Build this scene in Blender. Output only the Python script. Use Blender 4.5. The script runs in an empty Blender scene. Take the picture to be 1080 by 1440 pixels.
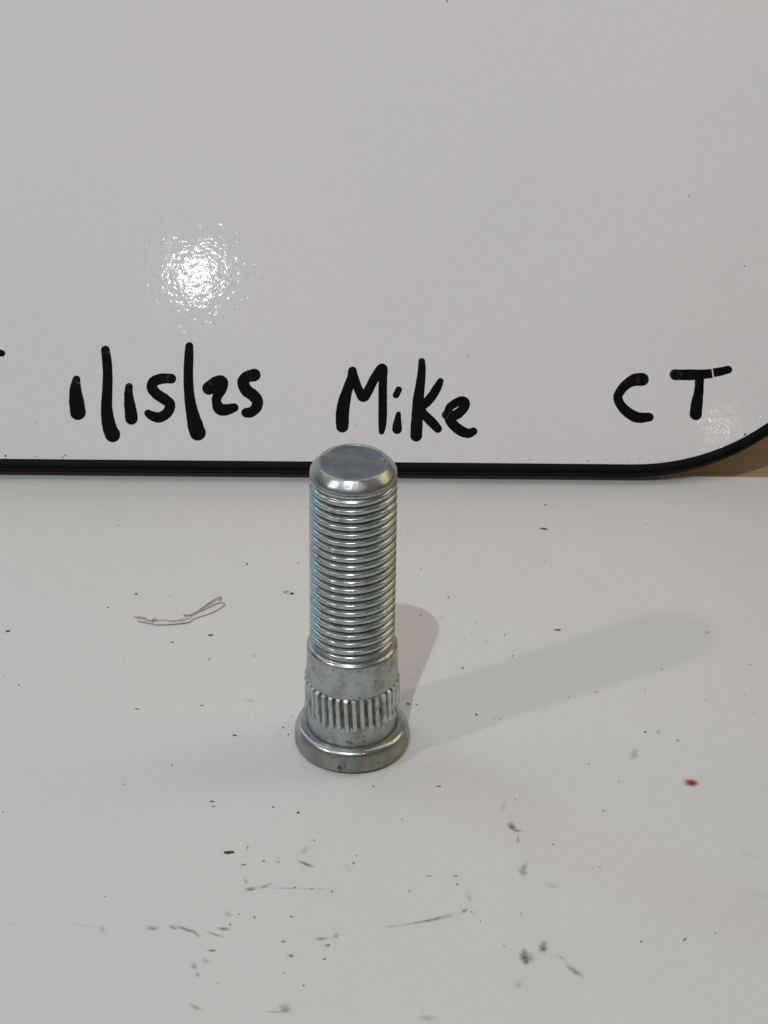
import bpy, bmesh, math, random
from mathutils import Vector, Matrix, Euler
from mathutils.noise import noise as mnoise
random.seed(7)
MM = 0.001
S = bpy.context.scene
COL = S.collection
FRAME = {"C": [0.004901, -0.379161, 0.291953], "O": [0.025, 80.328, 2.571], "tilt": 40.0, "yaw": 0.466, "T": 4.0}

# ------------------------------------------------------------------ camera
cam_data = bpy.data.cameras.new('camera')
cam = bpy.data.objects.new('camera', cam_data)
COL.objects.link(cam)
cam.location = FRAME['C']
_p = math.radians(33.0); _r = math.radians(0.75)
_F = Vector((0, math.cos(_p), -math.sin(_p))); _R0 = Vector((1, 0, 0)); _U0 = _R0.cross(_F)
_R = _R0*math.cos(_r) + _U0*math.sin(_r); _U = _U0*math.cos(_r) - _R0*math.sin(_r)
cam.rotation_euler = Matrix((( _R.x, _U.x, -_F.x), (_R.y, _U.y, -_F.y), (_R.z, _U.z, -_F.z))).to_euler()
cam_data.sensor_fit = 'VERTICAL'
cam_data.sensor_height = 36.0
cam_data.lens = 36.0*4000.0/1440.0
cam_data.clip_start = 0.01; cam_data.clip_end = 50.0
S.camera = cam

# ------------------------------------------------------------------ room light
world = bpy.data.worlds.new('World'); S.world = world; world.use_nodes = True
bg = world.node_tree.nodes['Background']
bg.inputs[0].default_value = (1.0, 0.80, 0.59, 1); bg.inputs[1].default_value = 0.060
S.view_settings.view_transform = 'Standard'; S.view_settings.look = 'None'
S.view_settings.exposure = 0.09; S.view_settings.gamma = 1.0

def lamp(name, loc, power, color, size, size_y=None, shape='DISK', rotz=0.0, aim=(0, 0.03, 0.02), down=False):
    d = bpy.data.lights.new(name, 'AREA'); d.energy = power; d.color = color; d.shape = shape; d.size = size
    if size_y: d.size_y = size_y
    o = bpy.data.objects.new(name, d); COL.objects.link(o); o.location = loc
    if down: o.rotation_euler = (0, 0, rotz)
    else: o.rotation_euler = (Vector(aim)-Vector(loc)).to_track_quat('-Z', 'Y').to_euler()
    return o
lamp('overhead_bulb', (-0.0675, -0.3034, 0.5483), 0.99, (0.776, 0.915, 1.0), 0.007)
lamp('side_bulb', (-0.580, -0.325, 0.607), 0.95, (1.0, 0.93, 0.93), 0.034)
lamp('warm_bulb', (0.160, -0.374, 0.536), 0.075, (1.0, 0.80, 0.70), 0.003)
lamp('ceiling_panel', (-0.80, -0.86, 1.22), 2.3, (1.0, 0.90, 0.90), 1.40, 1.20, 'RECTANGLE', math.radians(-9), down=True)
lamp('back_fill', (-0.01, 0.058, 0.27), 0.20, (1.0, 0.935, 0.924), 0.70, 0.07, 'RECTANGLE', 0.0, down=True)  # added fill lamp, unseen, to brighten the table near the board
lamp('window_light', (-0.75, 0.55, 0.62), 0.75, (0.26, 0.60, 1.0), 0.13, 0.45, 'RECTANGLE')
lamp('warm_room_light', (1.0, 0.34, 0.66), 1.7, (1.0, 0.79, 0.38), 0.6, 0.5, 'RECTANGLE')

# ------------------------------------------------------------------ measured layout (millimetres)
CHARS = [["written_digit","black marker digit 1 at the start of the date",[[[-54.273,17.408,0.772],[-54.415,15.567,1.117],[-54.187,13.323,1.42],[-53.838,11.083,1.541]]]],["written_slash","first tall slash of the date",[[[-48.842,23.189,0.854],[-48.495,20.939,0.935],[-48.297,18.075,0.954],[-48.334,14.805,1.014],[-48.387,12.356,1.094],[-48.137,9.911,1.255],[-47.635,7.879,1.396],[-47.11,6.764,1.456]]]],["written_digit","black marker digit 1 right after the first slash",[[[-44.167,16.11,0.73],[-44.24,14.638,0.851],[-44.004,12.803,1.053],[-43.732,11.174,1.174],[-43.588,9.952,1.214]]]],["written_digit","black marker digit 5 before the second slash",[[[-36.129,17.736,0.972],[-37.843,17.721,1.013],[-39.347,17.196,1.054],[-39.831,16.067,1.013],[-38.901,14.789,1.053],[-37.474,13.842,1.052],[-36.391,12.974,1.012],[-36.334,11.954,1.011],[-37.02,10.888,1.011],[-38.318,10.203,1.011],[-39.632,10.497,0.93],[-40.426,11.0,0.728]]]],["written_slash","second tall slash of the date",[[[-32.752,24.116,0.771],[-32.817,21.901,0.892],[-32.865,18.625,0.932],[-32.718,15.764,0.971],[-32.437,13.316,1.052],[-31.934,10.872,1.253],[-31.399,8.839,1.494],[-30.871,7.317,1.534]]]],["written_digit","black marker digit 2 after the second slash",[[[-28.85,15.963,1.315],[-27.493,16.936,1.336],[-26.528,17.149,1.295],[-26.568,15.82,1.133],[-27.253,14.384,0.971],[-27.377,13.26,0.91],[-26.815,12.04,1.172],[-25.703,11.785,1.131],[-24.036,12.208,0.889]]]],["written_digit","black marker digit 5 at the end of the date",[[[-20.252,18.576,1.254],[-21.559,18.217,1.133],[-22.353,17.289,1.133],[-21.726,15.659,1.173],[-20.401,14.65,1.172],[-19.58,13.534,1.091],[-19.765,12.308,1.05],[-20.76,11.381,1.01],[-21.666,11.271,0.969]]]],["written_letter","black marker capital letter M",[[[-1.422,19.536,0.862],[-1.547,18.015,0.973],[-2.292,16.04,1.0],[-2.895,13.787,1.18],[-3.248,11.538,1.276],[-3.274,9.856,1.276],[-3.264,8.805,1.22]],[[-1.35,19.283,0.779],[-0.707,17.179,0.834],[-0.069,15.638,0.889],[0.704,14.55,1.041],[1.596,15.654,0.917],[2.619,17.772,0.903],[3.646,19.54,0.89],[4.378,20.152,0.918],[4.447,18.351,0.834],[4.409,16.101,0.833],[4.427,13.853,0.833],[4.447,11.327,0.832],[4.381,9.084,0.762],[4.253,7.822,0.554]]]],["written_letter","black marker small letter i with its dot",[[[7.463,15.988,0.653],[6.985,14.972,0.666]],[[7.455,11.284,0.485],[7.324,10.231,0.666],[7.235,9.109,0.887],[7.213,8.338,0.942]]]],["written_letter","black marker letter k",[[[11.853,21.555,0.658],[11.865,19.724,0.789],[11.602,17.061,0.92],[11.244,14.068,1.066],[11.097,11.413,1.115],[10.948,9.092,1.147],[10.878,7.105,1.146]],[[15.454,17.728,0.624],[14.919,16.593,0.821],[13.944,14.923,0.903],[12.804,13.551,0.902],[11.745,12.58,0.82]],[[11.831,11.834,0.82],[13.15,10.437,0.934],[14.221,9.37,0.934],[14.996,8.499,0.819]]]],["written_letter","black marker small letter e",[[[16.587,11.214,0.853],[17.899,10.977,0.951],[19.207,11.735,0.951],[20.054,12.821,0.952],[20.099,13.734,0.952],[19.361,13.943,0.853],[18.052,13.3,0.82],[17.154,12.463,0.787],[17.08,10.97,0.951],[17.824,9.485,1.016],[19.222,8.256,1.016],[20.781,7.657,0.95],[21.843,8.064,0.754]]]],["written_letter","black marker capital letter C",[[[54.155,18.43,1.287],[52.676,18.284,1.188],[51.196,17.472,0.989],[50.043,16.198,0.89],[49.482,14.864,0.889],[50.102,13.309,0.922],[51.509,11.894,1.054],[53.311,11.015,1.054],[55.443,11.101,0.889]]]],["written_letter","black marker capital letter T",[[[60.469,19.386,1.058],[63.197,19.378,1.058],[65.827,19.502,0.96],[67.604,19.718,-0.894]],[[67.835,19.82,-0.861],[69.119,20.065,0.828],[70.7,20.479,0.762]],[[65.166,18.763,0.86],[65.02,16.267,0.925],[64.645,13.938,1.123],[64.404,11.778,1.188]]]],["written_letter","end of a black marker stroke cut off at the left edge",[[[-70.916,22.464,0.827],[-69.554,22.476,0.827],[-68.598,22.347,0.62]]]]]
BSPECKS = [[20.704,22.751,0.22],[14.52,5.87,0.14],[16.392,92.724,0.28],[63.348,54.386,0.2],[73.979,40.763,0.2],[28.329,31.004,0.13],[-0.735,9.033,0.13],[-67.442,2.533,0.3],[-56.056,2.771,0.22],[-56.59,2.355,0.2],[-61.745,2.447,0.15],[-50.493,2.684,0.12],[43.761,2.56,0.2],[47.297,2.866,0.12],[51.512,2.629,0.16],[53.553,2.922,0.16],[55.32,2.663,0.13],[57.769,2.685,0.16],[59.539,3.112,0.12],[73.863,7.913,0.3],[68.67,5.528,0.14],[17.271,26.876,0.1],[40.094,31.113,0.1],[26.496,2.819,0.14],[32.613,2.736,0.14],[-61.62,8.899,0.14]]
TSPECKS = [[35.589,73.618,0.269,0.314,0.0],[45.093,70.144,0.134,0.223,0.0],[54.28,67.431,0.173,0.267,0.0],[9.457,64.906,0.186,0.266,0.0],[12.294,75.546,0.135,0.225,0.0],[11.928,51.473,0.156,0.26,0.0],[16.763,42.455,0.256,0.384,0.0],[34.552,54.562,0.183,0.305,0.0],[15.544,35.973,0.165,0.275,0.0],[26.56,30.983,0.201,0.335,0.0],[20.651,31.066,0.151,0.252,0.0],[21.602,34.573,0.164,0.274,0.0],[23.244,28.966,0.163,0.272,0.0],[27.746,24.584,0.211,0.332,0.0],[18.976,20.81,0.284,0.453,0.0],[21.058,7.56,0.266,0.443,0.0],[24.172,6.43,0.157,0.261,0.0],[25.011,6.249,0.145,0.241,0.0],[25.797,8.463,0.157,0.242,0.0],[37.014,12.747,0.158,0.264,0.0],[41.732,14.278,0.244,0.204,-16.0],[50.361,15.286,0.159,0.265,0.0],[53.617,21.158,0.223,0.33,0.0],[49.395,3.213,0.264,0.4,0.0],[54.734,0.976,0.215,0.319,0.0],[39.445,-5.716,0.177,0.295,0.0],[44.128,-10.158,0.164,0.273,0.0],[69.138,22.971,0.199,0.331,0.0],[67.401,14.227,0.171,0.285,0.0],[68.333,8.984,0.145,0.242,0.0],[60.521,12.447,0.146,0.244,0.0],[34.872,5.667,0.12,0.201,0.0],[12.993,-6.656,0.141,0.236,0.0],[14.477,-12.089,0.584,0.195,-8.0],[-44.481,64.83,0.173,0.266,0.0],[-19.976,52.353,0.26,0.434,0.0],[-11.449,42.932,0.577,0.47,-40.0],[-10.614,52.805,0.209,0.304,0.0],[-39.487,42.287,0.436,0.384,-32.0],[-33.443,41.975,0.154,0.256,0.0],[-44.227,37.928,0.254,0.382,-48.0],[-25.309,29.814,0.753,0.502,19.2],[-25.136,22.561,0.248,0.372,0.0],[-57.425,14.356,0.245,0.367,0.0],[-60.329,17.181,0.172,0.246,0.0],[-39.829,21.812,0.173,0.206,0.0],[-19.691,0.945,0.597,0.279,-8.0],[-25.685,9.154,0.727,0.182,0.0],[-36.613,7.911,0.605,0.161,0.0],[-29.624,-7.366,0.259,0.353,0.0],[-32.633,-0.114,0.119,0.199,0.0],[-22.408,-10.051,0.141,0.234,0.0],[-11.653,3.279,0.216,0.32,0.0],[-12.051,1.109,0.179,0.199,0.0],[-10.625,1.335,0.215,0.319,0.0],[-10.331,6.68,0.157,0.261,0.0],[-16.367,6.749,0.133,0.221,0.0],[-31.927,27.512,0.5,0.167,-8.0],[9.457,10.322,0.546,0.324,-8.0],[10.914,10.152,0.243,0.263,16.0],[9.949,17.488,0.123,0.205,0.0],[11.743,36.769,0.254,0.254,-8.0],[-56.13,-20.004,0.207,0.307,0.0],[-37.189,-12.611,0.233,0.311,0.0],[-22.489,-16.748,0.579,0.193,8.0],[-22.184,-18.025,0.462,0.154,0.0],[-12.485,-18.006,0.254,0.308,-64.0],[-8.398,-19.381,0.346,0.346,-32.0],[-5.67,-26.328,0.227,0.303,0.0],[0.788,-31.813,0.293,0.413,0.0],[1.209,-29.887,0.181,0.264,0.0],[-16.154,-28.309,0.204,0.567,0.0],[-13.521,-31.58,0.451,0.282,0.0],[-11.151,-31.706,0.45,0.188,0.0],[-16.629,-32.511,0.675,0.244,12.8],[-37.845,-40.454,0.177,0.258,0.0],[-14.375,-44.995,0.286,0.403,0.0],[-8.673,-44.717,0.352,0.366,0.0],[-16.822,-44.381,0.264,0.257,0.0],[-18.018,-46.715,0.274,0.438,0.0],[-2.545,-38.738,0.333,0.333,0.0],[-5.675,-38.122,0.334,0.185,0.0],[-8.355,-37.836,0.267,0.297,0.0],[-9.779,-50.468,0.543,0.29,0.0],[-20.404,-52.771,0.703,0.325,12.8],[-2.807,-51.141,0.434,0.289,-16.0],[-3.378,-54.36,0.431,0.288,32.0],[-9.411,-57.488,0.214,0.286,0.0],[-6.323,-60.249,0.277,0.284,-32.0],[-19.238,-60.028,0.16,0.267,0.0],[-8.364,-53.658,0.432,0.396,-40.0],[3.74,-12.313,0.21,0.272,0.0],[8.423,-20.666,0.184,0.268,0.0],[26.869,-15.169,0.209,0.31,0.0],[41.101,-17.993,0.231,0.289,48.0],[32.534,-26.612,0.273,0.246,0.0],[39.73,-32.068,0.225,0.281,0.0],[17.044,-36.648,0.312,0.335,0.0],[12.705,-34.682,0.56,0.168,0.0],[9.569,-38.327,0.445,0.185,0.0],[19.266,-43.171,0.264,0.294,0.0],[20.543,-45.298,0.22,0.256,0.0],[26.864,-43.353,0.198,0.257,0.0],[45.057,-49.561,0.348,0.399,32.0],[51.748,-48.943,0.545,0.291,48.0],[56.576,-47.383,0.175,0.364,0.0],[24.007,-50.941,0.217,0.253,0.0],[16.85,-34.598,0.672,0.149,4.8]]
SMUDGES = [[-6.746,-32.138,1.379,-0.816,0.12,0.517,0.9],[-16.111,-36.288,0.306,0.182,-0.275,0.96,0.5],[-15.235,-38.313,1.19,0.348,-0.097,0.6,0.85],[-13.041,-37.59,1.329,0.784,-0.135,0.477,0.6],[-9.906,-38.037,2.447,0.049,-0.01,0.271,0.35],[-5.452,-38.118,4.448,0.089,-0.006,0.204,0.3],[-29.87,-47.768,1.291,0.197,-0.088,0.652,0.6],[-26.718,-47.542,0.851,-0.431,0.096,0.556,0.6],[-24.612,-47.992,1.923,-0.87,0.08,0.531,0.75],[-23.014,-49.103,0.718,-0.822,0.187,0.378,0.4],[-18.949,-47.717,1.201,0.023,-0.027,0.491,0.9],[-20.184,-49.048,1.7,-0.77,0.05,0.311,0.6],[-18.478,-44.248,0.384,0.771,-0.63,0.735,0.3],[-23.002,-56.17,0.624,0.177,-0.2,1.091,0.5],[-22.348,-58.051,0.428,0.008,-0.049,0.786,0.5],[-21.361,-54.867,0.372,0.74,-0.709,0.806,0.3],[-20.63,-52.614,0.855,0.128,-0.041,0.351,0.5],[-22.22,-65.182,1.094,-0.689,0.143,0.558,0.5],[-8.914,-65.236,1.161,0.022,-0.05,1.378,0.55],[-10.466,-66.028,2.317,0.044,-0.013,0.335,0.35],[-3.93,-49.705,1.297,0.195,-0.041,0.484,0.75],[-1.659,-49.011,0.463,0.416,-0.23,0.56,0.55],[-3.02,-51.306,0.644,-0.156,0.037,0.398,0.5],[-8.58,-53.663,0.62,-0.316,0.095,0.453,0.5],[-37.598,-48.083,0.545,0.011,-0.119,1.309,0.28],[-51.111,-47.365,1.543,-0.564,0.012,0.19,0.2],[-7.072,-28.828,0.606,1.456,-0.479,0.495,0.3],[0.025,-33.214,0.402,0.3,-0.504,1.56,0.2],[-40.167,-47.478,3.299,-0.364,-0.008,0.212,0.22],[26.078,-22.107,0.725,-0.809,0.422,0.894,1.0],[26.846,-23.168,1.117,-0.288,0.077,0.531,0.7],[27.001,-25.484,0.341,0.007,0.04,1.247,0.6],[27.532,-33.351,0.862,0.49,-0.363,1.782,0.5],[27.917,-31.959,0.617,1.077,-0.248,0.329,0.4],[24.833,-17.416,0.535,-0.302,0.445,1.734,0.22],[29.971,-51.148,0.846,-0.207,0.277,1.758,0.9],[26.973,-53.134,0.865,0.017,0.071,2.09,0.95],[27.258,-54.246,0.648,0.013,0.039,1.119,0.8],[27.935,-53.435,0.973,0.019,0.052,1.444,0.4],[25.903,-59.476,0.581,0.969,-0.551,0.693,0.3],[34.493,-56.327,1.538,-1.771,0.355,0.638,0.6],[32.585,-53.345,0.726,-0.87,0.145,0.255,0.4],[12.193,-66.968,1.473,0.028,0.005,0.912,0.35],[12.531,-45.291,4.885,1.389,-0.033,0.292,0.9],[14.295,-44.43,3.22,1.268,-0.03,0.192,0.7],[6.83,-46.72,1.312,0.129,-0.009,0.23,0.5],[18.169,-42.859,0.679,0.596,-0.185,0.501,0.7],[18.888,-39.662,0.549,0.157,-0.181,1.828,0.25],[31.882,-36.692,1.304,-0.329,0.133,0.843,0.22],[47.178,-3.061,0.75,-0.445,0.582,2.008,0.4],[51.678,3.262,0.6,0.012,0.051,0.69,0.35],[62.53,32.444,0.505,0.012,0.058,0.654,0.5],[-17.519,10.745,1.077,-0.448,0.056,0.491,0.35],[-17.38,23.79,0.844,0.276,-0.109,0.728,0.25],[63.421,-28.099,1.323,-1.581,0.318,0.582,0.08],[64.093,-38.087,2.133,-0.545,0.183,0.838,0.08]]
FIBRES = [[[-39.447,35.114],[-38.713,34.723],[-37.638,34.463],[-36.53,33.757],[-35.596,33.779],[-33.978,34.059],[-32.311,33.65],[-30.472,34.138],[-29.462,34.812],[-28.936,35.761]],[[-38.622,33.588],[-37.423,33.21],[-35.753,32.763],[-35.033,32.496],[-32.247,32.721],[-29.487,33.39],[-28.625,34.546],[-25.685,36.366],[-24.35,37.708],[-23.583,38.754],[-23.499,39.375],[-24.106,39.691],[-25.362,38.919],[-26.714,37.859],[-28.049,36.598],[-28.936,35.761],[-30.1,35.612],[-30.577,35.724]],[[-30.564,35.52],[-29.176,35.837],[-28.075,37.007],[-26.986,38.47],[-25.893,39.94],[-24.775,41.085],[-24.273,41.429],[-24.168,40.808],[-24.606,40.176]],[[-28.936,35.761],[-27.852,37.218],[-26.751,38.476],[-25.645,39.739],[-24.877,40.792]],[[-30.191,35.202],[-28.949,35.965],[-27.378,37.146],[-26.256,38.075],[-24.682,39.43]],[[-36.032,33.363],[-35.728,33.978],[-35.123,33.708]],[[-38.956,34.84],[-38.001,34.618],[-37.278,34.349]]]
RUST = [56.065,-10.282]
SPLINTER = [-19.032,-29.597]
SLIVER = [35.942,32.714]
FLAKE = [34.85,65.269]
GRAIN = [-61.238,30.085]
HAIR = [[-12.483,43.134]]

# ------------------------------------------------------------------ materials
class Mat:
    def __init__(s, name):
        s.m = bpy.data.materials.new(name); s.m.use_nodes = True
        s.t = s.m.node_tree; s.b = s.t.nodes['Principled BSDF']; s.out = s.t.nodes['Material Output']
        s.co = s.t.nodes.new('ShaderNodeTexCoord').outputs['Object']
    def n(s, typ, **k):
        x = s.t.nodes.new(typ)
        for a, v in k.items(): setattr(x, a, v)
        return x
    def link(s, a, b): s.t.links.new(a, b)
    def noise(s, scale, detail=3, rough=0.55, dist=0.0, vec=None):
        x = s.n('ShaderNodeTexNoise'); x.inputs['Scale'].default_value = scale; x.inputs['Detail'].default_value = detail
        x.inputs['Roughness'].default_value = rough; x.inputs['Distortion'].default_value = dist
        s.link(vec or s.co, x.inputs['Vector']); return x.outputs['Fac']
    def mapped(s, sc):
        x = s.n('ShaderNodeMapping'); x.inputs['Scale'].default_value = sc; s.link(s.co, x.inputs['Vector']); return x.outputs['Vector']
    def ramp(s, fac, stops):
        x = s.n('ShaderNodeValToRGB'); e = x.color_ramp.elements
        while len(e) < len(stops): e.new(0.5)
        for el, (p, c) in zip(e, stops):
            el.position = p; el.color = (c, c, c, 1) if isinstance(c, (int, float)) else (*c, 1)
        s.link(fac, x.inputs['Fac']); return x.outputs['Color']
    def mix(s, fac, a, b, blend='MIX'):
        x = s.n('ShaderNodeMix', data_type='RGBA', blend_type=blend)
        for sock, v in ((x.inputs[0], fac), (x.inputs[6], a), (x.inputs[7], b)):
            if hasattr(v, 'is_linked'): s.link(v, sock)
            elif isinstance(v, (int, float)): sock.default_value = v if sock.type == 'VALUE' else (v, v, v, 1)
            else: sock.default_value = (*v, 1)
        return x.outputs[2]
    def bump(s, h, dist, strength=1.0, normal=None):
        x = s.n('ShaderNodeBump'); x.inputs['Distance'].default_value = dist; x.inputs['Strength'].default_value = strength
        s.link(h, x.inputs['Height'])
        if normal is not None: s.link(normal, x.inputs['Normal'])
        return x.outputs['Normal']
    def set(s, **k):
        for a, v in k.items():
            i = s.b.inputs[a.replace('_', ' ')]
            if hasattr(v, 'is_linked'): s.link(v, i)
            elif isinstance(v, tuple) and len(v) == 3: i.default_value = (*v, 1)
            else: i.default_value = v
        return s

def white_paint(name, base, rough, peel, tint, spec=0.5):
    m = Mat(name)
    c = m.mix(m.ramp(m.noise(11, 3), [(0.35, 0.0), (0.7, 1.0)]), base, tint)
    wipe = m.noise(9, 5, 0.6, 1.2, m.mapped((1.0, 0.35, 1.0)))
    c = m.mix(m.mix(0.06, (0, 0, 0), m.ramp(wipe, [(0.42, 0.0), (0.62, 1.0)])), c, (0.50, 0.48, 0.47))
    fine = m.noise(900, 2)
    c = m.mix(0.035, c, m.ramp(fine, [(0.3, 0.2), (0.7, 1.0)]))
    r = m.ramp(m.noise(60, 4), [(0.3, rough*0.85), (0.7, rough*1.2)])
    m.set(Base_Color=c, Roughness=r, Specular_IOR_Level=spec)
    b1 = m.bump(m.noise(1300, 1, 0.5, 0.8), peel*MM)
    b2 = m.bump(m.noise(430, 1), peel*2.3*MM, 1.0, b1)
    m.set(Normal=b2)
    return m.m
M_board = white_paint('gloss_white_board', (0.782, 0.762, 0.757), 0.045, 0.0062, (0.755, 0.747, 0.745), 0.010)
M_table = white_paint('satin_white_table', (0.80, 0.786, 0.765), 0.40, 0.0030, (0.772, 0.764, 0.748))

m = Mat('black_rubber_trim')
m.set(Base_Color=m.ramp(m.noise(300, 4), [(0.35, (0.002, 0.002, 0.0022)), (0.75, (0.005, 0.005, 0.0055))]), Specular_IOR_Level=0.09, Roughness=0.5, Normal=m.bump(m.noise(1500, 2), 0.006*MM))
M_trim = m.m
m = Mat('black_marker_ink')
at = m.n('ShaderNodeAttribute', attribute_name='start_grey')
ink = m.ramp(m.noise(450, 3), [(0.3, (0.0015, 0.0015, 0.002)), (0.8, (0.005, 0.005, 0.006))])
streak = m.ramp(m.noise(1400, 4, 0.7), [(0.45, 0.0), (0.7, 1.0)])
ink = m.mix(m.mix(at.outputs['Fac'], (0, 0, 0), streak), ink, (0.13, 0.125, 0.12))  # paler grey patches near stroke starts
m.set(Base_Color=ink, Roughness=0.55, Specular_IOR_Level=0.05, Normal=m.bump(m.noise(1600, 2), 0.008*MM))
M_ink = m.m

m = Mat('pine_wood')
v = m.mapped((18, 420, 420))
grain = m.noise(1.0, 6, 0.6, 0.8, v)
c = m.ramp(grain, [(0.25, (0.42, 0.29, 0.18)), (0.5, (0.58, 0.43, 0.29)), (0.75, (0.66, 0.51, 0.36))])
c = m.mix(m.ramp(m.noise(160, 3), [(0.62, 0.0), (0.72, 0.6)]), c, (0.20, 0.11, 0.05))
m.set(Base_Color=c, Roughness=0.55, Normal=m.bump(grain, 0.05*MM))
M_wood = m.m

def zinc(name, col, rough, dull, groove=False):
    m = Mat(name)
    n1 = m.noise(420, 5, 0.62)
    n2 = m.noise(150, 4, 0.6)
    base = m.mix(m.ramp(n2, [(0.35, 0.0), (0.68, 1.0)]), col, tuple(x*y for x, y in zip(col, (0.86, 0.85, 0.80))))
    grime = m.ramp(n1, [(0.60-0.10*dull, 0.0), (0.70, 1.0)])
    pits = m.ramp(m.noise(900, 2), [(0.70-0.045*dull, 0.0), (0.76, 1.0)])
    base = m.mix(m.mix(0.65, (0, 0, 0), grime), base, (0.17, 0.15, 0.125))
    base = m.mix(m.mix(min(0.9, 0.75*dull), (0, 0, 0), pits), base, (0.05, 0.045, 0.04))
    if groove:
        at = m.n('ShaderNodeAttribute', attribute_name='groove_dark')
        base = m.mix(at.outputs['Fac'], base, (0.075, 0.075, 0.070))  # darker colour in thread roots and knurl grooves
    m.set(Base_Color=base, Metallic=m.mix(grime, 1.0-0.30*min(dull, 1), 1.0-0.6*min(dull, 1)), Roughness=m.ramp(n1, [(0.3, rough*0.8), (0.7, min(1, rough*1.35))]))
    nb = m.bump(m.noise(2200, 3), (0.006+0.010*dull)*MM)
    m.set(Normal=m.bump(m.noise(500, 3), (0.012+0.02*dull)*MM, 1.0, nb))
    return m.m
M_bright = zinc('bright_zinc_plate', (0.50, 0.545, 0.54), 0.27, 0.35)
M_tip = zinc('worn_tip_zinc', (0.42, 0.46, 0.455), 0.29, 0.7)
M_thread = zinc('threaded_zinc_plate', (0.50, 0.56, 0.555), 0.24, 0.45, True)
M_collar = zinc('satin_zinc_plate', (0.50, 0.54, 0.535), 0.40, 1.25)
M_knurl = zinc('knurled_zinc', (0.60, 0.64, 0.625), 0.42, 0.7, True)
M_dull = zinc('dull_worn_zinc', (0.38, 0.385, 0.35), 0.46, 1.7)

def plain(name, col, rough, spec=0.3):
    m = Mat(name); n = m.noise(1500, 4)
    m.set(Base_Color=m.mix(m.ramp(n, [(0.3, 0.0), (0.7, 1.0)]), tuple(x*0.6 for x in col), col), Roughness=rough, Specular_IOR_Level=spec)
    return m.m
M_grit = plain('black_grit', (0.07, 0.065, 0.058), 0.7)
M_speck = plain('grey_brown_speck', (0.22, 0.20, 0.18), 0.8)
M_faint = plain('grey_speck', (0.36, 0.345, 0.32), 0.8)
M_fibre = plain('tan_fibre', (0.70, 0.61, 0.49), 0.8)
M_fibre_dark = plain('brown_fibre', (0.50, 0.41, 0.30), 0.8)
m = Mat('orange_rust')
m.set(Base_Color=m.ramp(m.noise(1800, 4), [(0.35, (0.10, 0.025, 0.006)), (0.55, (0.36, 0.11, 0.02)), (0.75, (0.55, 0.22, 0.05))]), Roughness=0.9)
M_rust = m.m

def smear(name, col, scale, lo, hi):
    """a thin stain: dark pigment broken up by noise, fading to nothing at its border (generated UV -1..1)"""
    m = Mat(name)
    uv = m.n('ShaderNodeUVMap').outputs['UV']
    ln = m.n('ShaderNodeVectorMath', operation='LENGTH'); m.link(uv, ln.inputs[0])
    nz = m.noise(scale, 5, 0.65)
    fall = m.n('ShaderNodeMapRange'); fall.interpolation_type = 'SMOOTHSTEP'
    fall.inputs['From Min'].default_value = 1.0; fall.inputs['From Max'].default_value = 0.05
    m.link(ln.outputs['Value'], fall.inputs['Value'])
    add = m.n('ShaderNodeMath', operation='ADD'); m.link(nz, add.inputs[0])
    sc = m.n('ShaderNodeMath', operation='MULTIPLY'); sc.inputs[1].default_value = 0.42
    m.link(fall.outputs['Result'], sc.inputs[0]); m.link(sc.outputs[0], add.inputs[1])
    a = m.n('ShaderNodeMapRange'); a.interpolation_type = 'SMOOTHSTEP'
    a.inputs['From Min'].default_value = lo; a.inputs['From Max'].default_value = hi
    m.link(add.outputs[0], a.inputs['Value'])
    e = m.n('ShaderNodeMath', operation='MULTIPLY'); m.link(a.outputs['Result'], e.inputs[0]); m.link(fall.outputs['Result'], e.inputs[1])
    at = m.n('ShaderNodeAttribute', attribute_name='stain_strength')
    g = m.n('ShaderNodeMath', operation='MULTIPLY'); m.link(e.outputs[0], g.inputs[0]); m.link(at.outputs['Fac'], g.inputs[1])
    m.set(Base_Color=col, Roughness=0.6, Alpha=g.outputs[0])
    return m.m
M_smear = smear('grey_black_smear', (0.17, 0.17, 0.165), 1100, 0.54, 1.08)
M_haze = smear('faint_film', (0.16, 0.16, 0.15), 300, 0.45, 0.9)
M_brown = smear('brown_black_smear', (0.17, 0.15, 0.12), 1100, 0.52, 1.10)
M_rustfilm = smear('rust_stain', (0.50, 0.24, 0.07), 900, 0.45, 0.85)

# ------------------------------------------------------------------ mesh helpers
def obj(name, verts, faces, mat, parent=None, smooth=True, label=None, cat=None, group=None, kind=None, loc=None):
    me = bpy.data.meshes.new(name); me.from_pydata([tuple(v) for v in verts], [], faces); me.update()
    if smooth: me.polygons.foreach_set('use_smooth', [True]*len(me.polygons))
    if mat: me.materials.append(mat)
    o = bpy.data.objects.new(name, me); COL.objects.link(o)
    if parent: o.parent = parent
    if loc: o.location = loc
    return tag(o, label, cat, group, kind)
def tag(o, label=None, cat=None, group=None, kind=None):
    for k, v in (('label', label), ('category', cat), ('group', group), ('kind', kind)):
        if v: o[k] = v
    return o
def empty(name, loc, rot=(0, 0, 0)):
    o = bpy.data.objects.new(name, None); COL.objects.link(o); o.location = loc; o.rotation_euler = rot
    o.empty_display_size = 0.01; return o
def fix_normals(o):
    bm = bmesh.new(); bm.from_mesh(o.data); bmesh.ops.recalc_face_normals(bm, faces=bm.faces); bm.to_mesh(o.data); bm.free(); return o
def sharpen(o, deg):
    o.data.set_sharp_from_angle(angle=math.radians(deg)); return o
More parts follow.
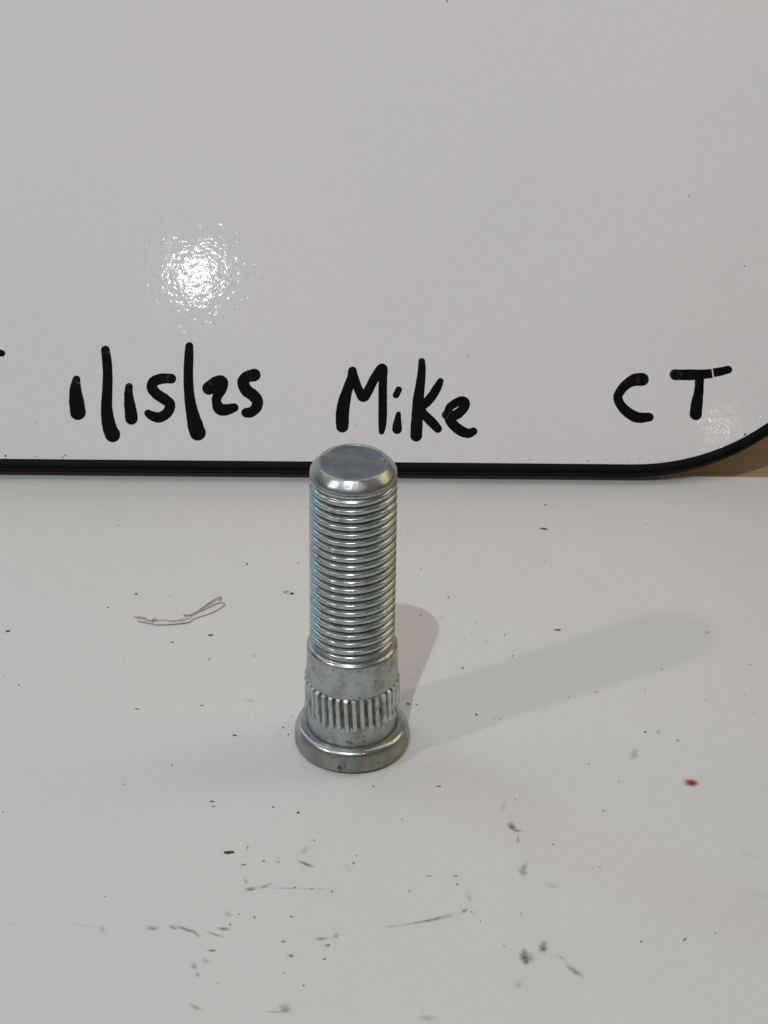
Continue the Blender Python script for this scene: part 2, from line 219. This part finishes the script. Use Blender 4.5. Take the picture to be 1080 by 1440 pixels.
def smooth_path(pts, n=6):
    out = []
    P = [Vector(p) for p in pts]
    for i in range(len(P)-1):
        a = P[max(i-1, 0)]; b = P[i]; c = P[i+1]; d = P[min(i+2, len(P)-1)]
        for k in range(n):
            t = k/n
            out.append(0.5*((2*b)+(c-a)*t+(2*a-5*b+4*c-d)*t*t+(3*b-a-3*c+d)*t**3))
    out.append(P[-1]); return out

# ------------------------------------------------------------------ setting: bench and table
def slab(name, x0, x1, y0, y1, z0, z1, mat, bevel, kind):
    bm = bmesh.new()
    bmesh.ops.create_cube(bm, size=1.0)
    for v in bm.verts: v.co = Vector(((x0 if v.co.x < 0 else x1), (y0 if v.co.y < 0 else y1), (z0 if v.co.z < 0 else z1)))
    bmesh.ops.bevel(bm, geom=list(bm.edges), offset=bevel, segments=4, affect='EDGES', profile=0.5)
    me = bpy.data.meshes.new(name); bm.to_mesh(me); bm.free()
    me.polygons.foreach_set('use_smooth', [True]*len(me.polygons)); me.materials.append(mat)
    o = bpy.data.objects.new(name, me); COL.objects.link(o)
    sharpen(o, 40)
    return tag(o, kind=kind)
table = slab('table', -0.45, 0.45, -0.30, 0.0848, -0.003, 0.0, M_table, 0.0006, 'structure')
table.rotation_euler = (0, 0, math.radians(0.1))
bench = slab('workbench', -0.7, 0.7, -0.36, 0.62, -0.043, -0.0031, M_wood, 0.002, 'structure')

def blob(r, asp, h, seed, n=9):
    """a small crumb: a lumpy low dome standing on its base"""
    rnd = random.Random(seed); vs = []; fs = []
    k = [1+rnd.uniform(-0.32, 0.32) for _ in range(n)]
    for j, (rr, z) in enumerate(((1.0, 0.0), (0.95, 0.45), (0.6, 0.85))):
        for i in range(n):
            a = 2*math.pi*i/n
            vs.append((r*rr*k[i]*math.cos(a), r*asp*rr*k[i]*math.sin(a), h*z*(1+rnd.uniform(-0.2, 0.2)*(j > 0))))
    vs.append((0, 0, h))
    for j in range(2):
        for i in range(n):
            fs.append((j*n+i, j*n+(i+1) % n, (j+1)*n+(i+1) % n, (j+1)*n+i))
    for i in range(n): fs.append((2*n+i, 2*n+(i+1) % n, 3*n))
    return vs, fs
for i, (x, y, a, b, ang) in enumerate(TSPECKS):
    r = max(a, 0.05)*MM*0.64
    vs, fs = blob(r, max(0.25, b/max(a, 1e-3)), min(0.12*MM, r*0.6), i)
    o = obj('speck', vs, fs, (M_grit if a > 0.2 and random.random() < 0.5 else M_speck) if y > -22 else M_faint, table, loc=(x*MM, y*MM, 0.000004)); o.rotation_euler = (0, 0, math.radians(ang))
# a little extra fine dust that nobody could count
vs = []; fs = []
for i in range(420):
    x = random.uniform(-75, 82); y = random.uniform(-62, 80)
    r = random.uniform(0.025, 0.07)*MM; v, f = blob(r, random.uniform(0.5, 1), r*0.6, i+900, 6); o0 = len(vs); an = random.uniform(0, 6.28)
    vs += [(x*MM+p[0]*math.cos(an)-p[1]*math.sin(an), y*MM+p[0]*math.sin(an)+p[1]*math.cos(an), p[2]+0.000003) for p in v]; fs += [tuple(k+o0 for k in q) for q in f]
obj('fine_dust', vs, fs, M_speck, table, kind='stuff')

def decal(name, c, e1, e2, dens, mat, parent, z):
    """a stain film: an ellipse of fine rings, with UV running from 0 at its middle to 1 at its border"""
    n, rings = 24, 4; vs = [(0, 0, 0)]; uv = [(0, 0)]; fs = []
    for j in range(1, rings+1):
        q = j/rings
        for i in range(n):
            a = 2*math.pi*i/n; ca, sa = q*math.cos(a), q*math.sin(a)
            vs.append(((e1[0]*ca+e2[0]*sa)*MM*1.6, (e1[1]*ca+e2[1]*sa)*MM*1.6, 0)); uv.append((ca, sa))
    for i in range(n): fs.append((0, 1+i, 1+(i+1) % n))
    for j in range(rings-1):
        for i in range(n):
            a, b = 1+j*n+i, 1+j*n+(i+1) % n; fs.append((a, a+n, b+n, b))
    o = obj(name, vs, fs, mat, parent, loc=(c[0]*MM, c[1]*MM, z))
    me = o.data; l = me.uv_layers.new(name='UVMap')
    for lp in me.loops: l.data[lp.index].uv = uv[lp.vertex_index]
    at = me.attributes.new('stain_strength', 'FLOAT', 'POINT'); at.data.foreach_set('value', [dens]*len(me.vertices))
    fix_normals(o)
    if me.polygons[0].normal.z < 0: me.flip_normals()
    return o
for i, (x, y, ax, ay, bx, by, s) in enumerate(SMUDGES):
    big = abs(ax)+abs(ay) > 4.5 and abs(bx)+abs(by) > 3
    brown = s >= 0.6 and x > 20
    decal('smudge', (x, y), (ax, ay), (bx, by), min(0.75, s*(3.0 if big else 0.75)) if not big else s, M_haze if (big or s <= 0.1) else (M_brown if brown else M_smear), table, 0.00002+i*0.0000012)

# ------------------------------------------------------------------ the board
u_ = math.radians(FRAME['tilt'])
board = empty('whiteboard', tuple(v*MM for v in FRAME['O']), (math.radians(90)-u_, 0, math.radians(FRAME['yaw'])))
tag(board, 'glossy white board with thin black rim and black marker writing, leaning behind the bolt', 'board')
# local axes of the board: x along the bottom edge, y up the board, z out of its face
RAD = 46.5; U0 = 52.3; UL = -230.0; VT = 300.0
def ring(d, n=28):
    out = []
    R = RAD-d
    for cx, cy, a0 in ((U0, RAD, -90), (U0, VT-RAD, 0), (UL+RAD, VT-RAD, 90), (UL+RAD, RAD, 180)):
        for i in range(n+1):
            a = math.radians(a0+90*i/n); out.append((cx+R*math.cos(a), cy+R*math.sin(a)))
    return out
prof = [(1.95, -0.5), (1.95, 0.05), (1.88, 0.14), (1.65, 0.18), (1.15, 0.20), (0.6, 0.16), (0.22, 0.05), (0.05, -0.15), (0.0, -0.5), (0.0, -3.6), (0.1, -3.85), (0.4, -4.0), (6.0, -4.0)]
vs = []; fs = []
rg = [ring(d) for d, _ in prof]; n = len(rg[0])
for (d, z), r in zip(prof, rg): vs += [(x*MM, y*MM, z*MM) for x, y in r]
for j in range(len(prof)-1):
    for i in range(n): fs.append((j*n+i, j*n+(i+1) % n, (j+1)*n+(i+1) % n, (j+1)*n+i))
rim = fix_normals(obj('rim', vs, fs, M_trim, board)); sharpen(rim, 50)
pr = ring(1.75); n = len(pr)
vs = [(x*MM, y*MM, 0) for x, y in pr]+[(x*MM, y*MM, -3.7*MM) for x, y in pr]
fs = [tuple(range(n)), tuple(range(2*n-1, n-1, -1))]+[(i, n+i, n+(i+1) % n, (i+1) % n) for i in range(n)]
panel = fix_normals(obj('panel', vs, fs, M_board, board, smooth=False))

def stroke_mesh(strokes, thick):
    """ink strokes: a smoothed ribbon of varying width with round ends and a low domed section"""
    vs = []; fs = []; thin = []
    for si, st in enumerate(strokes):
        flat0, flat1 = st[0][2] < 0, st[-1][2] < 0
        p = smooth_path([(q[0], q[1], abs(q[2])) for q in st], 7)
        dense = []
        for i, q in enumerate(p):
            t = (p[min(i+1, len(p)-1)]-p[max(i-1, 0)]); t.z = 0; t = Vector((t.x, t.y)).normalized()
            dense.append((Vector((q.x, q.y)), t, q.z))
        a0, t0, r0 = dense[0]; a1, t1, r1 = dense[-1]
        caps0 = [(a0-t0*r0*math.cos(k), t0, r0*math.sin(k)) for k in [math.radians(x) for x in (4, 14, 26, 40, 55, 72)]]
        caps1 = [(a1+t1*r1*math.cos(k), t1, r1*math.sin(k)) for k in [math.radians(x) for x in (72, 55, 40, 26, 14, 4)]]
        rows = ([] if flat0 else caps0)+dense+([] if flat1 else caps1)
        base = len(vs); z0 = thick*(1+0.22*si); sec = (-1, -0.9, -0.5, 0, 0.5, 0.9, 1); hz = (0.05, 0.75, 0.95, 1, 0.95, 0.75, 0.05)
        for c, t, r in rows:
            nn = Vector((-t.y, t.x)); s = c*1.0
            wob = 1+0.045*mnoise(Vector((c.x*1.4, c.y*1.4, 3.1*si)))
            for a, h in zip(sec, hz):
                w = r*wob*(1+0.03*mnoise(Vector((c.x*3, c.y*3, 9+a))))
                q = s+nn*(w*a); vs.append((q.x*MM, q.y*MM, z0*h))
                e = (c-a0).length/max(r0, 0.01)
                thin.append((max(0, 1-abs(e-0.75)/0.5)*max(0, min(1, 0.5+2.2*mnoise(Vector((c.x*2+a, c.y*2, si*5+2)))))) if (si == 0 and not flat0) else 0.0)  # weight of the paler grey patches near stroke starts
        k = len(sec)
        for i in range(len(rows)-1):
            for j in range(k-1):
                a = base+i*k+j; fs.append((a, a+1, a+k+1, a+k))
    return vs, fs, thin
for kind_, lab, strokes in CHARS:
    vs, fs, thin = stroke_mesh(strokes, 0.035*MM)
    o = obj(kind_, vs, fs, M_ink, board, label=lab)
    o.data.attributes.new('start_grey', 'FLOAT', 'POINT').data.foreach_set('value', thin)
    fix_normals(o)
    if sum(p.normal.z*p.area for p in o.data.polygons) < 0: o.data.flip_normals()
for i, (x, y, r) in enumerate(BSPECKS):
    vs, fs = blob(r*MM*0.8, random.uniform(0.55, 1), r*0.4*MM, i+300)
    o = obj('speck', vs, fs, M_grit if y < 4 else M_speck, board, loc=(x*MM, y*MM, 0.000004)); o.rotation_euler = (0, 0, random.uniform(0, 3))

# ------------------------------------------------------------------ the wheel stud
stud = empty('wheel_stud', (0, 0, 0))
tag(stud, 'silvery zinc plated threaded wheel stud standing on its round head on the white table', 'bolt')
def lathe(name, prof, mat, n=180, caps=(False, False), ripple=0.0, sharp=35):
    vs = []; fs = []
    for j, (r, z) in enumerate(prof):
        for i in range(n):
            a = 2*math.pi*i/n
            w = 1+ripple*(mnoise(Vector((math.cos(a)*2.2, math.sin(a)*2.2, z*0.6)))+0.6*mnoise(Vector((math.cos(a)*6, math.sin(a)*6, z*1.3+7))))
            vs.append((r*w*math.cos(a)*MM, r*w*math.sin(a)*MM, z*MM))
    for j in range(len(prof)-1):
        for i in range(n): fs.append((j*n+i, j*n+(i+1) % n, (j+1)*n+(i+1) % n, (j+1)*n+i))
    if caps[0]: fs.append(tuple(range(n-1, -1, -1)))
    if caps[1]: fs.append(tuple(range((len(prof)-1)*n, len(prof)*n)))
    o = obj(name, vs, fs, mat, stud); sharpen(o, sharp); return o
# round head
lathe('head', [(8.70, 0.02), (8.95, 0.10), (9.30, 0.45), (9.55, 0.85), (9.58, 1.6), (9.55, 2.3), (9.50, 2.8), (9.40, 3.2), (9.25, 3.52)], M_dull, caps=(True, False), ripple=0.0035)
lathe('head_bevel', [(9.25, 3.52), (9.10, 3.80), (8.88, 4.04), (8.58, 4.22), (8.30, 4.30), (8.0, 4.32), (7.70, 4.30), (7.50, 4.24), (7.34, 4.14)], M_bright, ripple=0.0035)
# plain collar with the fillet above the head
lathe('collar', [(7.30, 4.12), (7.33, 4.28), (7.36, 4.5), (7.37, 5.0), (7.36, 6.5), (7.36, 8.2)], M_collar)
# knurled band: straight splines, their crests flat, their ends run out
NS = 36; n = NS*10
def spl(a):
    q = (a*NS/(2*math.pi)) % 1.0
    if q < 0.13: return q/0.13
    if q < 0.60: return 1.0
    if q < 0.73: return 1-(q-0.60)/0.13
    return 0.0
zs = [7.0, 7.3, 7.5, 7.7, 7.9, 8.1, 8.35, 8.8, 9.6, 10.4, 11.2, 12.0, 12.8, 13.3, 13.6, 13.85, 14.05, 14.3]
vs = []; fs = []; darken = []
for z in zs:
    for i in range(n):
        a = 2*math.pi*i/n; tid = int(a*NS/(2*math.pi))
        rnd = random.Random(tid*13+5)
        zb = 7.40+rnd.uniform(-0.12, 0.28); zt = 13.95+rnd.uniform(-0.22, 0.1); amp = 0.62*(0.9+rnd.uniform(-0.12, 0.1))
        f = max(0, min(1, (z-zb)/0.35))*max(0, min(1, (zt-z)/0.30))
        tw = a+0.007*(z-11)+rnd.uniform(-0.006, 0.006)
        wear = 0.22*mnoise(Vector((math.cos(a)*5, math.sin(a)*5, z*0.8)))
        r = 7.30+(amp+wear*0.8)*spl(tw)*f + 0.02*f
        vs.append((r*math.cos(a)*MM, r*math.sin(a)*MM, z*MM)); darken.append(max(0.0, 1-spl(tw)*1.6)*(0.75+0.5*mnoise(Vector((math.cos(a)*4, math.sin(a)*4, z*0.7))))*(1 if 7.6 < z < 13.7 else 0))  # grooves between the ribs coloured darker
for j in range(len(zs)-1):
    for i in range(n): fs.append((j*n+i, j*n+(i+1) % n, (j+1)*n+(i+1) % n, (j+1)*n+i))
kb = sharpen(obj('knurled_band', vs, fs, M_knurl, stud), 28)
kb.data.attributes.new('groove_dark', 'FLOAT', 'POINT').data.foreach_set('value', [max(0, min(1, d)) for d in darken])
# smooth shoulder above it, chamfered down to the thread
lathe('shoulder', [(7.28, 13.75), (7.50, 13.95), (7.56, 14.2), (7.55, 15.5), (7.52, 17.5), (7.49, 19.4), (7.46, 19.95), (7.42, 20.12)], M_collar, ripple=0.002)
lathe('shoulder_chamfer', [(7.42, 20.12), (7.32, 20.32), (7.14, 20.48), (6.95, 20.58), (6.86, 20.68), (6.80, 20.9), (6.70, 21.1), (6.55, 21.25)], M_bright, ripple=0.002)
# rolled thread: one true helix
PITCH = 1.5; RM, RC = 6.22, 7.0; Z0, Z1 = 21.2, 52.9; n = 120; st = 14
def tprof(q):
    w = abs((q % 1.0)-0.5)*2            # 0 at the crest, 1 at the root
    t = min(1.0, max(0.0, (1-w-0.05)/0.60))
    return t*t*(3-2*t)*0.55+t*0.45
rows = int((Z1-Z0)/PITCH*st)
vs = []; fs = []; darken = []
for j in range(rows+1):
    z = Z0+(Z1-Z0)*j/rows
    fb = max(0, min(1, (z-21.3)/0.9)); ft = max(0, min(1, (52.6-z)/1.3))
    for i in range(n):
        a = 2*math.pi*i/n
        t = tprof(z/PITCH-a/(2*math.pi))
        top = RC-0.02+0.02*mnoise(Vector((math.cos(a)*3, math.sin(a)*3, z*1.7)))-0.22*max(0, mnoise(Vector((math.cos(a)*9, math.sin(a)*9, z*1.1)))-0.42)
        r = RM+(top-RM)*t
        darken.append(max(0.0, min(1.0, (0.42-t)/0.30))*0.95*fb*ft)  # dark reflections in the thread roots, painted into the colour
        if fb < 1: r = r*fb+(6.62+0.1*t)*(1-fb)
        if ft < 1: r = r*ft+(6.93-0.16*(1-t))*(1-ft)
        vs.append((r*math.cos(a)*MM, r*math.sin(a)*MM, z*MM))
for j in range(rows):
    for i in range(n): fs.append((j*n+i, j*n+(i+1) % n, (j+1)*n+(i+1) % n, (j+1)*n+i))
th = obj('threaded_shank', vs, fs, M_thread, stud)
th.data.attributes.new('groove_dark', 'FLOAT', 'POINT').data.foreach_set('value', darken)
# rounded lead-in and the flat end face
lathe('chamfered_tip', [(6.70, 52.75), (6.88, 52.95), (6.93, 53.15), (6.90, 53.38), (6.76, 53.68), (6.52, 54.0), (6.2, 54.36), (5.9, 54.68), (5.66, 54.92), (5.46, 55.06), (5.32, 55.09), (5.2, 55.04), (5.10, 54.93)], M_tip, ripple=0.010)
m = Mat('grey_blue_end_face')
m.set(Base_Color=m.mix(m.ramp(m.noise(330, 4), [(0.35, 0.0), (0.65, 1.0)]), (0.37, 0.415, 0.45), (0.26, 0.30, 0.33)), Metallic=0.9, Roughness=0.42, Normal=m.bump(m.noise(1200, 3), 0.02*MM))
n = 96; vs = [(0, 0, 54.88*MM)]; fs = []
for j, q in enumerate((0.35, 0.65, 0.85, 1.0)):
    for i in range(n):
        a = 2*math.pi*i/n
        dent = max(0, 1-(Vector((5.2*q*math.cos(a), 5.2*q*math.sin(a)))-Vector((4.75, 0.9))).length/0.75)*0.55
        vs.append((5.2*q*math.cos(a)*MM, 5.2*q*math.sin(a)*MM, (54.90+0.05*q*q-dent+0.02*mnoise(Vector((q*3*math.cos(a), q*3*math.sin(a), 1))))*MM))
for i in range(n): fs.append((0, 1+i, 1+(i+1) % n))
for j in range(3):
    for i in range(n):
        a, b = 1+j*n+i, 1+j*n+(i+1) % n; fs.append((a, a+n, b+n, b))
obj('end_face', vs, fs, m.m, stud)

# ------------------------------------------------------------------ loose bits on the table
def tube(pts, r, n=6):
    vs = []; fs = []
    for i, p in enumerate(pts):
        t = (pts[min(i+1, len(pts)-1)]-pts[max(i-1, 0)]).normalized()
        s = t.cross(Vector((0, 0, 1))).normalized(); w = s.cross(t)
        rr = r*(0.35 if i in (0, len(pts)-1) else 1)
        for k in range(n):
            a = 2*math.pi*k/n; vs.append(p+(s*math.cos(a)+w*math.sin(a))*rr)
    for i in range(len(pts)-1):
        for k in range(n): fs.append((i*n+k, i*n+(k+1) % n, (i+1)*n+(k+1) % n, (i+1)*n+k))
    return vs, fs
fx, fy = FIBRES[0][4]
lint = empty('lint_strand', (fx*MM, fy*MM, 0))
tag(lint, 'frayed tan strand of lint with a looped end lying on the white table', 'lint')
for i, pl in enumerate(FIBRES):
    r = (0.085, 0.09, 0.095, 0.095, 0.085, 0.20, 0.075)[i]
    pts = [Vector(((x-fx)*MM, (y-fy)*MM, (r+0.01+0.03*i+0.06*abs(mnoise(Vector((x*0.8, y*0.8, i)))))*MM)) for x, y in pl]
    pts = [Vector(p) for p in smooth_path(pts, 5)]
    vs, fs = tube(pts, r*MM)
    obj('filament', vs, fs, M_fibre_dark if i in (1, 2) else M_fibre, lint)

for i in range(9):
    src = FIBRES[random.choice((0, 1, 3))]; k = random.randrange(0, len(src)-3); off = (random.uniform(-0.25, 0.25), random.uniform(-0.3, 0.35))
    pts = [Vector(((x-fx+off[0]*(j*0.5))*MM, (y-fy+off[1]*(j*0.5))*MM, (0.10+0.05*j+0.02*i)*MM)) for j, (x, y) in enumerate(src[k:k+4])]
    vs, fs = tube([Vector(p) for p in smooth_path(pts, 5)], 0.038*MM)
    obj('filament', vs, fs, M_fibre, lint)

def crumb(name, at, r, asp, h, mat, ang, label, cat, seed):
    vs, fs = blob(r*MM, asp, h*MM, seed, 12)
    o = obj(name, vs, fs, mat, None, label=label, cat=cat, loc=(at[0]*MM, at[1]*MM, 0.000005)); o.rotation_euler = (0, 0, math.radians(ang)); return o
rust = crumb('rust_crumb', RUST, 0.62, 1.0, 0.28, M_rust, 60, 'small orange brown crumb of rust lying alone on the white table', 'rust', 3)
decal('stain', (0, 0), (1.05, 0.3), (-0.3, 1.3), 0.8, M_rustfilm, rust, 0.00003)
crumb('metal_splinter', SPLINTER, 0.95, 0.36, 0.2, M_grit, 0, 'black pointed splinter on the table in front of the bolt head', 'splinter', 11)
crumb('dark_sliver', SLIVER, 0.62, 0.30, 0.15, M_grit, 0, 'tiny straight black sliver lying at the border of the long shadow', 'sliver', 17)
crumb('grit_grain', GRAIN, 0.33, 0.9, 0.2, M_grit, 20, 'round black grain of grit lying alone, left of the lint strand on the table', 'grit', 23)
crumb('dark_flake', FLAKE, 0.72, 0.42, 0.22, M_speck, -18, 'grey brown flake on the table close to the black board rim', 'flake', 29)
hx, hy = HAIR[0]
hk = [Vector((x*MM, y*MM, 0.08*MM)) for x, y in ((0.55, 0.35), (-0.1, 0.55), (-0.5, 0.1), (0.0, -0.05), (0.55, -0.55))]
vs, fs = tube([Vector(p) for p in smooth_path(hk, 5)], 0.045*MM)
obj('bent_hair', vs, fs, M_speck, None, label='short bent dark hair on the table beside the threaded part of the bolt', cat='hair', loc=(hx*MM, hy*MM, 0))
